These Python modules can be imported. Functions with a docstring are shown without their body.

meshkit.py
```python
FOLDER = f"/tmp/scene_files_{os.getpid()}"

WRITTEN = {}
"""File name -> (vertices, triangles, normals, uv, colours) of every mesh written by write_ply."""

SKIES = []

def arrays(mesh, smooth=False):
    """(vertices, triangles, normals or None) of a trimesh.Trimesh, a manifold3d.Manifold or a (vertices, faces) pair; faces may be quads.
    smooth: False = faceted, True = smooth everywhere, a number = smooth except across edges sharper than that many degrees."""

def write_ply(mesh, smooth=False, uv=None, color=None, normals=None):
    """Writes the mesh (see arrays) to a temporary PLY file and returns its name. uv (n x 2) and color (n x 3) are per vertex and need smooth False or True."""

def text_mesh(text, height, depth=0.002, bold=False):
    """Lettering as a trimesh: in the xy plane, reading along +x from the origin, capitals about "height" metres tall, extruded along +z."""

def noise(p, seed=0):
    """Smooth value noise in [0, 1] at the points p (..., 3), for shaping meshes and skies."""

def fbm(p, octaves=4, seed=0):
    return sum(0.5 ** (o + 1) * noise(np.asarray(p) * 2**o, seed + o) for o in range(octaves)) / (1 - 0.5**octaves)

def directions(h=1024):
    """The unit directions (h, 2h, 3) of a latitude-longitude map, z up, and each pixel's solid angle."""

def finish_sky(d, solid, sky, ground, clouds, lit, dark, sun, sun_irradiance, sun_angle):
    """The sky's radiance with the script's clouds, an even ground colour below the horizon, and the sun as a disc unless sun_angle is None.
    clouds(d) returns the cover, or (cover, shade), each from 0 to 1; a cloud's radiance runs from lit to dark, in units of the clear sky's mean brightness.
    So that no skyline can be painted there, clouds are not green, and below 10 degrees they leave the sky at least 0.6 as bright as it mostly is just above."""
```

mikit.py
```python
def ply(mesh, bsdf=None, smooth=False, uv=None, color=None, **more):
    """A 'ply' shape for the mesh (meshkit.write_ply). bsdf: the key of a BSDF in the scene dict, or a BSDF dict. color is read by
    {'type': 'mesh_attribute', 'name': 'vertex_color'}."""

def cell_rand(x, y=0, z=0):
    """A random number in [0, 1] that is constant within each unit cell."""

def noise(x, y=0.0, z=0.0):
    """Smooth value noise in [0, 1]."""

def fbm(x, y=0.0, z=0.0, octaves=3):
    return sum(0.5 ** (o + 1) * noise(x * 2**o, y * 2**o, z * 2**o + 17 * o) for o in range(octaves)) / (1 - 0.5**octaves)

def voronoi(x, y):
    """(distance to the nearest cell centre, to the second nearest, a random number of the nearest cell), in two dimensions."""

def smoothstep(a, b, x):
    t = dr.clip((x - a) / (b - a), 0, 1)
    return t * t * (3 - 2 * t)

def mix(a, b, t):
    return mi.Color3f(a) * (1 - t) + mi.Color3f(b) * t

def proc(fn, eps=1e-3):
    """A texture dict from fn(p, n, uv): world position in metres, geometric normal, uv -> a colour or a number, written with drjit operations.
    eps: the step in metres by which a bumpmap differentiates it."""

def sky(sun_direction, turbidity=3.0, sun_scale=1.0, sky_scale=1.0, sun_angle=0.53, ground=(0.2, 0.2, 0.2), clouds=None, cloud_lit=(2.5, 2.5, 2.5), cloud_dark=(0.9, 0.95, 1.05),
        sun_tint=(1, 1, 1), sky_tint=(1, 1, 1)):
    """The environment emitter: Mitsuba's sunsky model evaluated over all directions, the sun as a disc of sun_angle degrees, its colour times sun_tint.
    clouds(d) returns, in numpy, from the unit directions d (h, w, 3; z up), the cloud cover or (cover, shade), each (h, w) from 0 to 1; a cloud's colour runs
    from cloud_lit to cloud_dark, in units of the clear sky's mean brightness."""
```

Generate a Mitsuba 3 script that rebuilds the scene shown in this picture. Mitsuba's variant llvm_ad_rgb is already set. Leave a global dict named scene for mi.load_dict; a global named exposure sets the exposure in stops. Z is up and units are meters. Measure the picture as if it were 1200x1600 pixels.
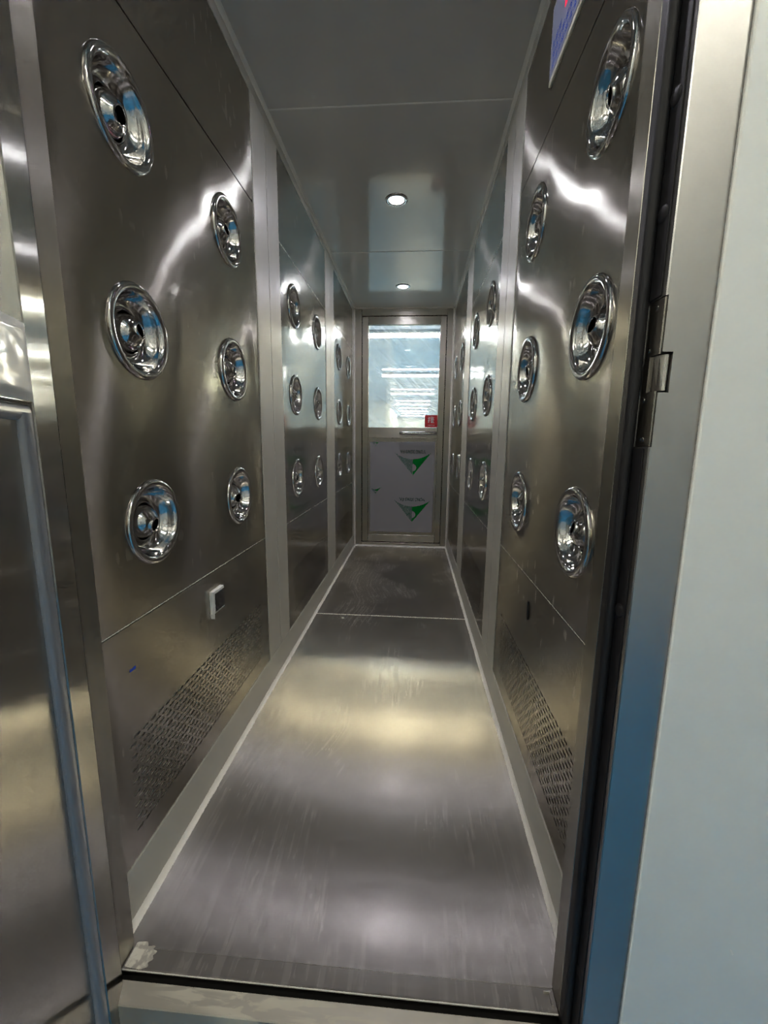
import math, random
import numpy as np, trimesh, drjit as dr, mitsuba as mi
import shapely.geometry as sg
import mikit, meshkit
from mikit import noise, fbm, smoothstep, mix

random.seed(7)
rng = np.random.default_rng(7)
T = mi.ScalarTransform4f
scene, labels = {}, {}

# ------------------------------------------------------------------ camera
CAM_R = np.array([[0.997310555, 0.072451385, 0.011065852],      # right
                  [0.022898794, -0.164596234, -0.98609519],      # down
                  [-0.069622565, 0.983696537, -0.165812611]])    # forward
CAM_C = np.array([0.507717889, -0.227463064, 0.896848257])
FOCAL = 650.2
M = np.eye(4)
M[:3, 0], M[:3, 1], M[:3, 2], M[:3, 3] = -CAM_R[0], -CAM_R[1], CAM_R[2], CAM_C
scene['camera'] = {'type': 'perspective', 'fov': 2 * math.degrees(math.atan(600 / FOCAL)), 'fov_axis': 'x',
                   'to_world': T(M), 'near_clip': 0.01, 'far_clip': 200.0}

# ------------------------------------------------------------------ light levels
exposure = 0.0
HALL_TUBE = (168.0, 148.0, 98.0)       # strip lights of the long hall behind the far door
ROOM_LAMP = (29.0, 27.0, 23.0)       # strip lights of the room in front
SPOT = (265.0, 256.0, 286.0)         # recessed lamps in the tunnel ceiling

W, H, D = 0.8, 1.95, 3.294           # tunnel width, height, plane of the far door
ZF = -0.06                           # floor of the rooms outside

# ------------------------------------------------------------------ materials
def rgb(*c): return {'type': 'rgb', 'value': list(c)}
def two(b): return {'type': 'twosided', 'bsdf': b}
def steel(au, av, tint):
    return {'type': 'roughconductor', 'eta': rgb(2.80, 2.74, 2.60), 'k': rgb(3.40, 3.34, 3.14), 'distribution': 'ggx', 'alpha_u': au, 'alpha_v': av, 'specular_reflectance': tint}
def mat(name, d): scene[name] = d; return name

# u runs across the grain of the sheet, v along it
tint_wall = rgb(0.735, 0.695, 0.64)
def scuff_wall(p, n, uv):                                  # faint rubbed marks, finger smears
    a = fbm(p.x * 9, p.y * 9, p.z * 9, 3)
    b = noise(p.x * 40, p.y * 85, p.z * 26)
    right = 0.15 + 0.85 * smoothstep(0.4, 0.6, p.x) * smoothstep(1.35, 1.2, p.z)
    return 0.012 + 0.26 * right * smoothstep(0.55, 0.68, a) * smoothstep(0.78, 0.86, b)
def wall_sheet_metal(mid, wide, tint):
    return {'type': 'blendbsdf', 'weight': wide,
            'a': {'type': 'blendbsdf', 'weight': mid, 'a': steel(0.016, 0.010, tint), 'b': steel(0.11, 0.022, tint)},
            'b': steel(0.28, 0.009, tint)}
mat('m_wall', two({'type': 'blendbsdf', 'weight': mikit.proc(scuff_wall), 'a': wall_sheet_metal(0.40, 0.58, tint_wall),
    'b': {'type': 'diffuse', 'reflectance': rgb(0.42, 0.41, 0.38)}}))
mat('m_wall_bright', two({'type': 'blendbsdf', 'weight': mikit.proc(scuff_wall), 'a': wall_sheet_metal(0.06, 0.11, rgb(0.99, 0.97, 0.92)),
    'b': {'type': 'diffuse', 'reflectance': rgb(0.42, 0.41, 0.38)}}))

def floor_dust(p, n, uv):
    w = noise(p.x * 3, p.y * 3) * 0.35
    streak = fbm(p.x * 120 + w * 30, p.y * 9, 3.0, 3)
    big = fbm(p.x * 4.5, p.y * 3.2, 5.0, 4)
    s = smoothstep(0.5, 0.75, streak) * smoothstep(0.42, 0.62, big)
    fleck = smoothstep(0.80, 0.86, noise(p.x * 300, p.y * 55)) * smoothstep(0.5, 0.6, big)
    edge = smoothstep(0.07, 0.0, p.x) + smoothstep(0.73, 0.8, p.x)
    lip = smoothstep(0.36, 0.315, p.y)
    far = smoothstep(1.6, 2.6, p.y)
    return dr.clip(0.020 + 0.12 * s + 0.12 * fleck + 0.10 * edge * (0.4 + streak) + 0.10 * lip + 0.05 * big + 0.10 * far * smoothstep(0.45, 0.65, big), 0, 0.75)
tint_floor = rgb(0.90, 0.865, 0.83)
mat('m_floor', two({'type': 'blendbsdf', 'weight': mikit.proc(floor_dust),
    'a': {'type': 'blendbsdf', 'weight': 0.90, 'a': steel(0.06, 0.03, tint_floor), 'b': steel(0.45, 0.040, tint_floor)},
    'b': {'type': 'diffuse', 'reflectance': rgb(0.46, 0.44, 0.42)}}))
def sill_dust(p, n, uv):
    a = fbm(p.x * 42 + 3.0 * noise(p.x * 22, p.y * 90), p.y * 170, 1.0, 4)
    b = fbm(p.x * 7, p.y * 30, 4.0, 2)
    return dr.clip(0.45 + 0.55 * smoothstep(0.40, 0.62, a) * smoothstep(0.3, 0.6, b), 0, 0.97)
mat('m_sill', two({'type': 'blendbsdf', 'weight': mikit.proc(sill_dust),
    'a': steel(0.3, 0.2, rgb(0.6, 0.57, 0.53)), 'b': {'type': 'diffuse', 'reflectance': rgb(0.62, 0.59, 0.50)}}))
mat('m_steel', two(steel(0.20, 0.07, rgb(0.98, 0.95, 0.9))))            # brushed frames and stiles
mat('m_steel_door', two(steel(0.16, 0.07, rgb(0.72, 0.685, 0.62))))
mat('m_lock', two(steel(0.10, 0.06, rgb(0.5, 0.48, 0.45))))
mat('m_leaf', two(steel(0.09, 0.009, rgb(0.93, 0.91, 0.87))))
mat('m_steel_dull', two(steel(0.22, 0.06, rgb(0.80, 0.77, 0.70))))
mat('m_frame_front', two({'type': 'blendbsdf', 'weight': 0.03, 'a': steel(0.07, 0.10, rgb(0.75, 0.745, 0.755)), 'b': {'type': 'diffuse', 'reflectance': rgb(0.6, 0.6, 0.6)}}))
mat('m_chrome', two({'type': 'roughconductor', 'material': 'none', 'alpha': 0.012, 'specular_reflectance': rgb(0.64, 0.635, 0.63)}))
mat('m_trim', two({'type': 'principled', 'base_color': rgb(0.47, 0.46, 0.41), 'metallic': 0.0, 'roughness': 0.34, 'specular': 0.55}))
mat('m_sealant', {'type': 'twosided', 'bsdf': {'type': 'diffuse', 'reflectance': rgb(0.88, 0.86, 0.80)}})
mat('m_ceiling', two({'type': 'principled', 'base_color': rgb(0.72, 0.70, 0.645), 'roughness': 0.10, 'specular': 0.38}))
mat('m_white_wall', two({'type': 'principled', 'base_color': rgb(0.78, 0.79, 0.76), 'roughness': 0.35, 'specular': 0.5}))
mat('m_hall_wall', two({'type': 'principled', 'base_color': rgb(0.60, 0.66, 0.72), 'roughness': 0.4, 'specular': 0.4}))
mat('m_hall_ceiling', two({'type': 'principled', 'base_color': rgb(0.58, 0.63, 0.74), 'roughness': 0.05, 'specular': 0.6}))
def blue_floor(p, n, uv):
    return mix((0.018, 0.16, 0.36), (0.024, 0.19, 0.40), noise(p.x * 6, p.y * 6))
mat('m_blue_floor', two({'type': 'principled', 'base_color': mikit.proc(blue_floor), 'roughness': 0.22, 'specular': 0.5}))
mat('m_hall_floor', two({'type': 'principled', 'base_color': rgb(0.09, 0.18, 0.29), 'roughness': 0.22, 'specular': 0.5}))
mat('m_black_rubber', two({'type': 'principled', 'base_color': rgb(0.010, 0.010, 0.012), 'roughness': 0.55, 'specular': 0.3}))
mat('m_dark', two({'type': 'diffuse', 'reflectance': rgb(0.02, 0.02, 0.02)}))
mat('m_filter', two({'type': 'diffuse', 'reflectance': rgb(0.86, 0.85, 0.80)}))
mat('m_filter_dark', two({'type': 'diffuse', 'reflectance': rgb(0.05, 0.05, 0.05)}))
mat('m_white_plastic', two({'type': 'principled', 'base_color': rgb(0.86, 0.86, 0.83), 'roughness': 0.3, 'specular': 0.5}))
mat('m_black_gloss', two({'type': 'principled', 'base_color': rgb(0.02, 0.02, 0.022), 'roughness': 0.12, 'specular': 0.6}))
mat('m_panel_face', two({'type': 'principled', 'base_color': rgb(0.24, 0.27, 0.38), 'roughness': 0.35, 'specular': 0.5}))
mat('m_blue_ink', two({'type': 'diffuse', 'reflectance': rgb(0.03, 0.07, 0.38)}))
mat('m_cream', two({'type': 'principled', 'base_color': rgb(0.62, 0.59, 0.49), 'roughness': 0.4, 'specular': 0.4}))
mat('m_bead', two({'type': 'principled', 'base_color': rgb(0.21, 0.225, 0.25), 'roughness': 0.25, 'specular': 0.6, 'metallic': 0.3}))
mat('m_film', two({'type': 'principled', 'base_color': rgb(0.285, 0.285, 0.31), 'roughness': 0.4, 'specular': 0.5}))
mat('m_crinkle', two({'type': 'principled', 'base_color': rgb(0.62, 0.62, 0.59), 'roughness': 0.14, 'specular': 0.8}))
mat('m_green', two({'type': 'diffuse', 'reflectance': rgb(0.003, 0.15, 0.025)}))
mat('m_green_grey', two({'type': 'diffuse', 'reflectance': rgb(0.03, 0.11, 0.08)}))
mat('m_text_green', two({'type': 'diffuse', 'reflectance': rgb(0.02, 0.06, 0.05)}))
mat('m_red', two({'type': 'principled', 'base_color': rgb(0.50, 0.015, 0.025), 'roughness': 0.4, 'specular': 0.4}))
mat('m_print_white', two({'type': 'diffuse', 'reflectance': rgb(0.75, 0.68, 0.66)}))
def putty(p, n, uv):
    return mix((0.40, 0.38, 0.34), (0.72, 0.70, 0.62), smoothstep(0.3, 0.65, fbm(p.x * 130, p.y * 130, 1.0, 3)))
mat('m_putty', two({'type': 'diffuse', 'reflectance': mikit.proc(putty)}))
def smear(p, n, uv):
    a = fbm((p.x + p.z) * 34, (p.z - p.x) * 3.0, 2.0, 2)
    return 0.006 + 0.045 * smoothstep(0.55, 0.85, a)
mat('m_glass', {'type': 'blendbsdf', 'weight': mikit.proc(smear), 'a': {'type': 'thindielectric', 'int_ior': 1.5},
                'b': two({'type': 'diffuse', 'reflectance': rgb(0.8, 0.85, 0.9)})})

# ------------------------------------------------------------------ mesh helpers
def cbox(lo, hi, c=0.0):
    """A box with its edges cut back by c."""
    lo, hi = np.minimum(lo, hi).astype(float), np.maximum(lo, hi).astype(float)
    if c <= 0:
        m = trimesh.creation.box(extents=hi - lo); m.apply_translation((lo + hi) / 2); return m
    c = min(c, 0.45 * (hi - lo).min())
    pts = []
    for s in np.ndindex(2, 2, 2):
        corner = np.where(s, hi, lo)
        inward = np.where(s, -1, 1) * c
        for k in range(3):
            p = corner + inward; p[k] = corner[k]; pts.append(p)
    return trimesh.convex.convex_hull(np.array(pts))

def grain_uv(mesh, g=(0, 0, 1)):
    """Faceted copy of the mesh whose v runs along the grain g on every face."""
    g = np.asarray(g, float)
    tri = np.asarray(mesh.triangles); n = np.asarray(mesh.face_normals)
    v = tri.reshape(-1, 3); f = np.arange(len(v)).reshape(-1, 3)
    nn = np.repeat(n, 3, axis=0)
    along = g - (nn @ g)[:, None] * nn
    bad = np.linalg.norm(along, axis=1) < 0.3
    alt = np.where(np.abs(nn[:, :1]) < 0.9, [[1.0, 0, 0]], [[0, 1.0, 0]])
    along[bad] = (alt - (nn * alt).sum(1)[:, None] * nn)[bad]
    along /= np.linalg.norm(along, axis=1, keepdims=True)
    across = np.cross(along, nn)
    return trimesh.Trimesh(v, f, process=False), np.stack([(v * across).sum(1), (v * along).sum(1)], 1)

def put(key, mesh, m, smooth=False, grain=None, **more):
    if grain is not None:
        mesh, uv = grain_uv(mesh, grain)
        scene[key] = mikit.ply(mesh, m, uv=uv, **more)
    else:
        scene[key] = mikit.ply(mesh, m, smooth=smooth, **more)
    return key

def lab(key, label, category=None, group=None, kind=None):
    labels[key] = {k: v for k, v in dict(label=label, category=category, group=group, kind=kind).items() if v}

def num(name, i): return name if i == 0 else f'{name}_{i:03d}'

def lathe(profile, sections=56):
    return trimesh.creation.revolve(np.array(profile, float), sections=sections)

def tube(path, r, sides=14, caps=True):
    """Round bar along a polyline."""
    p = np.asarray(path, float)
    t = np.gradient(p, axis=0); t /= np.linalg.norm(t, axis=1, keepdims=True)
    ref = np.array([0.3, 0.2, 0.93])
    a = np.cross(t, ref); a /= np.linalg.norm(a, axis=1, keepdims=True); b = np.cross(t, a)
    ang = np.arange(sides) * 2 * np.pi / sides
    v = (p[:, None] + r * (np.cos(ang)[None, :, None] * a[:, None] + np.sin(ang)[None, :, None] * b[:, None])).reshape(-1, 3)
    f = []
    for i in range(len(p) - 1):
        for j in range(sides):
            k = (j + 1) % sides
            f += [[i * sides + j, (i + 1) * sides + k, i * sides + k], [i * sides + j, (i + 1) * sides + j, (i + 1) * sides + k]]
    for j in range(1, sides - 1):
        f += [[0, j, j + 1], [(len(p) - 1) * sides, (len(p) - 1) * sides + j + 1, (len(p) - 1) * sides + j]]
    m = trimesh.Trimesh(v, f, process=False); m.fix_normals(); return m

def prism(poly, thick, frame):
    """shapely polygon in (a, b), extruded by thick; frame: 4x4 placing a, b, depth."""
    m = trimesh.util.concatenate([trimesh.creation.extrude_polygon(g, thick, engine='earcut') for g in getattr(poly, 'geoms', [poly])])
    m.apply_transform(frame); return m

def frame4(o, a, b, c):
    F = np.eye(4); F[:3, 0], F[:3, 1], F[:3, 2], F[:3, 3] = a, b, c, o; return F

# ------------------------------------------------------------------ the tunnel's side walls
ZS1, ZS2, ZT = 0.565, 1.610, 1.910                       # joints between the sheets, top of the sheets
PANELS = [(0.345, 1.145), (1.385, 2.185), (2.420, 3.205)]
NOZ_Z = [0.737, 1.090, 1.442]
NOZ_Y = [(0.545, 0.950), (1.570, 1.980), (2.605, 3.000)]
GAP = 0.0018

def dents(side, y, z, k):
    """How far the thin sheet bulges or dips, in metres."""
    p = np.stack([y * 3.1 + 11 * k, z * 2.6 + 40 * side, np.zeros_like(y)], -1)
    d = (meshkit.fbm(p, 2, 3 + k) - 0.5) * 0.0042
    p2 = np.stack([y * 9 + 5 * k, z * 8 + 23 * side, np.ones_like(y)], -1)
    d += (meshkit.noise(p2, 9) - 0.5) * 0.00045
    for ny in NOZ_Y[k]:
        for nz in NOZ_Z:
            r = np.hypot(y - ny, z - nz)
            d -= 0.0011 * np.exp(-(np.maximum(r - 0.075, 0) / 0.045) ** 2)
    return d

def rim_fade(y, z, y0, y1, z0, z1):
    q = np.minimum(np.minimum(y - y0, y1 - y), np.minimum(z - z0, z1 - z))
    t = np.clip(q / 0.05, 0, 1); return t * t * (3 - 2 * t)

def sheet_to_wall(y, z, d, faces, side):
    """(y, z, bulge) on the left or the right wall, faces turned into the tunnel."""
    x = d if side == 0 else W - d
    v = np.stack([x, y, z], 1)
    m = trimesh.Trimesh(v, faces, process=False)
    want = 1 if side == 0 else -1
    if np.mean(m.face_normals[:, 0]) * want < 0:
        m.invert()
    return m, np.stack([z, y], 1)      # the sheets are brushed lengthwise

def plain_sheet(y0, y1, z0, z1, side, k, holes=(), step=0.0105, scale=1.0):
    ny, nz = max(2, int(round((y1 - y0) / step))), max(2, int(round((z1 - z0) / step)))
    yy, zz = np.meshgrid(np.linspace(y0, y1, ny + 1), np.linspace(z0, z1, nz + 1))
    y, z = yy.ravel(), zz.ravel()
    d = dents(side, y, z, k) * rim_fade(y, z, y0, y1, z0, z1) * scale
    i, j = np.meshgrid(np.arange(ny), np.arange(nz)); a = (j * (ny + 1) + i).ravel()
    q = np.stack([a, a + 1, a + ny + 2, a + ny + 1], 1)
    for hy, hz in holes:
        r = np.hypot(y - hy, z - hz)
        q = q[~(r[q] < 0.0665).any(1)]
    f = np.vstack([q[:, [0, 1, 2]], q[:, [0, 2, 3]]])
    # folded edge, 6 mm back into the wall
    per = np.concatenate([np.arange(ny + 1), np.arange(1, nz + 1) * (ny + 1) + ny, nz * (ny + 1) + np.arange(ny - 1, -1, -1), np.arange(nz - 1, 0, -1) * (ny + 1)])
    n0 = len(y); P = len(per)
    y, z, d = np.r_[y, y[per], y[per]], np.r_[z, z[per], z[per]], np.r_[d, d[per], d[per] - 0.006]
    e = np.arange(P); e2 = (e + 1) % P
    sk = np.vstack([np.stack([n0 + e, n0 + e2, n0 + P + e2], 1), np.stack([n0 + e, n0 + P + e2, n0 + P + e], 1)])
    return y, z, d, np.vstack([f, sk])

# one cell of the perforated sheet: a rectangle with a slot cut out, and the slot's own edge
SW, SH = 0.0250, 0.0124
_s = np.linspace(-np.pi / 2, np.pi / 2, 5)
SR = 0.0026
_cap = [(SW / 2 + 0.0068 + SR * np.cos(t), SH / 2 + SR * np.sin(t)) for t in _s] + [(SW / 2 - 0.0068 - SR * np.cos(t), SH / 2 - SR * np.sin(t)) for t in _s]
_cv, _cf = trimesh.creation.triangulate_polygon(sg.Polygon([(0, 0), (SW, 0), (SW, SH), (0, SH)], [_cap]), engine='earcut')
CELL_V, CELL_F = np.asarray(_cv), np.asarray(_cf)
SLOT = np.array(_cap)

def perforated_sheet(y0, y1, z0, z1, side, k):
    rows, cols = 16, 26
    za = 0.158; zb = za + rows * SH
    ya = y0 + (y1 - y0 - (cols + 0.5) * SW) / 2; yb = ya + (cols + 0.5) * SW
    Y, Z, Fc, base = [], [], [], 0
    def quad_grid(a0, a1, b0, b1):
        nonlocal base
        na, nb = max(1, int(round((a1 - a0) / 0.0125))), max(1, int(round((b1 - b0) / 0.0124)))
        yy, zz = np.meshgrid(np.linspace(a0, a1, na + 1), np.linspace(b0, b1, nb + 1))
        i, j = np.meshgrid(np.arange(na), np.arange(nb)); a = (j * (na + 1) + i).ravel()
        Y.append(yy.ravel()); Z.append(zz.ravel())
        Fc.append(np.vstack([np.stack([a, a + 1, a + na + 2], 1), np.stack([a, a + na + 2, a + na + 1], 1)]) + base); base += yy.size
    quad_grid(y0, y1, z0, za); quad_grid(y0, y1, zb, z1); quad_grid(y0, ya, za, zb); quad_grid(yb, y1, za, zb)
    for r in range(rows):
        off = SW / 2 * (r % 2)
        quad_grid(*((ya, ya + SW / 2) if r % 2 else (yb - SW / 2, yb)), za + r * SH, za + (r + 1) * SH)
        for c in range(cols):
            Y.append(CELL_V[:, 0] + ya + off + c * SW); Z.append(CELL_V[:, 1] + za + r * SH); Fc.append(CELL_F + base); base += len(CELL_V)
    y, z = np.concatenate(Y), np.concatenate(Z)
    m = trimesh.Trimesh(np.stack([y, z, y * 0], 1), np.vstack(Fc), process=False); m.merge_vertices(digits_vertex=5)
    y, z = m.vertices[:, 0], m.vertices[:, 1]
    d = dents(side, y, z, k) * rim_fade(y, z, y0, y1, z0, z1) * 0.6
    # edges of the slots, 1.5 mm deep
    sy, sz, sd, sf = [], [], [], []; b = len(y); L = len(SLOT); e = np.arange(L); e2 = (e + 1) % L
    for r in range(rows):
        for c in range(cols):
            q = SLOT + [ya + SW / 2 * (r % 2) + c * SW, za + r * SH]
            sy += [q[:, 0], q[:, 0]]; sz += [q[:, 1], q[:, 1]]; sd += [np.zeros(L), np.full(L, -0.0018)]
            sf.append(np.vstack([np.stack([b + e, b + L + e2, b + e2], 1), np.stack([b + e, b + L + e, b + L + e2], 1)])); b += 2 * L
    sy, sz, sd = np.concatenate(sy), np.concatenate(sz), np.concatenate(sd)
    sd = sd + dents(side, sy, sz, k) * rim_fade(sy, sz, y0, y1, z0, z1) * 0.6
    return np.r_[y, sy], np.r_[z, sz], np.r_[d, sd], np.vstack([np.asarray(m.faces), *sf]), (ya, yb, za, zb)

SIDES = ['left', 'right']
WHERE = ['nearest', 'middle', 'farthest']
def wall_sheet(key, data, side, m):
    mesh, uv = sheet_to_wall(*data[:4], side)
    scene[key] = mikit.ply(mesh, m, smooth=True, uv=uv)

def wx(side, d):                                         # x at height d above a side wall's surface
    return d if side == 0 else W - d

for side in (0, 1):
    wname = f'wall_{SIDES[side]}'
    put(wname, cbox((wx(side, -0.32), 0.36, -0.05), (wx(side, -0.075), 3.36, 2.06)), 'm_dark')
    lab(wname, f'{SIDES[side]} side wall of the steel tunnel, clad in brushed sheets', kind='structure')
    for k, (y0, y1) in enumerate(PANELS):
        g = 0.0015
        m = 'm_wall' if k == 0 else 'm_wall_bright'
        holes = [(ny, nz) for ny in NOZ_Y[k] for nz in NOZ_Z]
        wall_sheet(num(f'{wname}__upper_sheet', k), plain_sheet(y0 + g, y1 - g, ZS2 + GAP, ZT - g, side, k, step=0.02, scale=0.5), side, m)
        wall_sheet(num(f'{wname}__nozzle_sheet', k), plain_sheet(y0 + g, y1 - g, ZS1 + GAP, ZS2 - GAP, side, k, holes), side, m)
        pd = perforated_sheet(y0 + g, y1 - g, 0.112, ZS1 - GAP, side, k)
        wall_sheet(num(f'{wname}__perforated_sheet', k), pd, side, m)
        labels[num(f'{wname}__perforated_sheet', k)] = {'label': 'brushed sheet with staggered slots'}
        ya, yb, za, zb = pd[4]
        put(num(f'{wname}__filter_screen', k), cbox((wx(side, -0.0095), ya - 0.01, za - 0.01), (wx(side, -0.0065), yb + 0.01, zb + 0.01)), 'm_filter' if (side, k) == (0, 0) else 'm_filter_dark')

    # pale strips in the joints, painting in light caught on the sheet edges
    ji = 0
    for k, (y0, y1) in enumerate(PANELS):
        for z in (ZS1, ZS2):
            if k == 0 and z == ZS2: continue
            put(num(f'{wname}__joint_highlight', ji), cbox((wx(side, -0.0030), y0 + 0.002, z), (wx(side, -0.0002), y1 - 0.002, z + GAP + 0.0001)), 'm_sealant'); ji += 1

    # light grey cover strips between the sheets
    t = 0.0025
    posts = [(1.1455, 1.2635), (1.2660, 1.3845), (2.1855, 2.3095), (2.3120, 2.4195), (3.2055, D - 0.001)]
    for i, (a, b) in enumerate(posts):
        key = num('trim', 0) if (side, i) == (0, 0) else f'trim_{side * 5 + i + 1}'
        key = f'trim_{side * 5 + i + 1}'
        put(key, cbox((wx(side, -0.02), a, 0.1105), (wx(side, t), b, 1.9095), 0.0015), 'm_trim')
        lab(key, f'light grey upright cover strip on the {SIDES[side]} wall', kind='structure')
    key = f'baseboard_{SIDES[side]}'
    put(key, cbox((wx(side, -0.02), 0.3515, 0.0), (wx(side, t), D - 0.001, 0.110), 0.0015), 'm_trim')
    lab(key, f'light grey skirting strip along the foot of the {SIDES[side]} wall', kind='structure')
    key = f'trim_{11 + side}'
    put(key, cbox((wx(side, -0.02), 0.3515, 1.910), (wx(side, t), D - 0.001, H), 0.0015), 'm_trim')
    lab(key, f'light grey strip along the top of the {SIDES[side]} wall', kind='structure')

# ------------------------------------------------------------------ air nozzles
flange = lathe([(0.0838, -0.002), (0.0832, 0.0025), (0.0810, 0.0052), (0.0775, 0.0064), (0.0735, 0.0060), (0.0700, 0.0040), (0.0672, 0.0005), (0.0655, -0.005),
                (0.0630, -0.0125), (0.0585, -0.0205), (0.0525, -0.0262), (0.0465, -0.0285), (0.0425, -0.0280), (0.0402, -0.0255), (0.0392, -0.0215), (0.0380, -0.0200),
                (0.0366, -0.0215), (0.0358, -0.0260), (0.0355, -0.0350)])
RB, RH = 0.0345, 0.0118
_a0 = math.asin((RH + 0.0012) / RB)
_prof = [(RB * math.sin(a), RB * math.cos(a)) for a in np.linspace(2.0, _a0, 18)]
_top = RB * math.cos(_a0)
_prof = [q for q in _prof if q[0] > RH + 0.0050] + [(RH + 0.0046, _top - 0.0004), (RH + 0.0036, _top + 0.0016), (RH + 0.0016, _top + 0.0024)]
_prof += [(RH + 0.0005, _top + 0.0018), (RH, _top + 0.0004), (RH - 0.0004, _top - 0.001), (RH - 0.0004, _top - 0.012)]
ball = lathe(_prof)
bore = lathe([(0.0, -0.0100), (RH - 0.0006, -0.0100), (RH - 0.0006, 0.0180)][::-1], 32)
to_x = np.array([[0, 0, 1, 0], [1, 0, 0, 0], [0, 1, 0, 0], [0, 0, 0, 1.0]])
NOZ = {}
for nm, mesh, m in (('bowl', flange, 'm_chrome'), ('ball', ball, 'm_chrome'), ('bore', bore, 'm_black_rubber')):
    mm = mesh.copy(); mm.fix_normals(); mm.apply_transform(to_x)
    NOZ[nm] = mikit.ply(mm, m, smooth=35 if nm != 'bore' else False)
idx = 0
ROWS = ['bottom', 'middle', 'top']
for side in (0, 1):
    for k in range(3):
        for ci, ny in enumerate(NOZ_Y[k]):
            for ri, nz in enumerate(NOZ_Z):
                key = num('air_nozzle', idx); idx += 1
                P = T().translate([wx(side, 0.0), ny, nz]).rotate([0, 0, 1], 180 * side)
                a, b = rng.uniform(-14, 14), rng.uniform(-14, 14)
                Q = P @ T().translate([-0.0330, 0, 0]).rotate([0, 0, 1], a).rotate([0, 1, 0], b)
                scene[f'{key}__bowl'] = {**NOZ['bowl'], 'to_world': P}
                scene[f'{key}__ball'] = {**NOZ['ball'], 'to_world': Q}
                scene[f'{key}__ball__bore'] = {**NOZ['bore'], 'to_world': Q}
                labels[f'{key}__ball__bore'] = {'label': 'black round outlet hole'}
                lab(key, f'chrome air nozzle, {ROWS[ri]} row, {"nearer" if ci == 0 else "farther"} column, {WHERE[k]} panel of the {SIDES[side]} wall', 'nozzle', 'chrome air nozzles on the tunnel walls')

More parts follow.
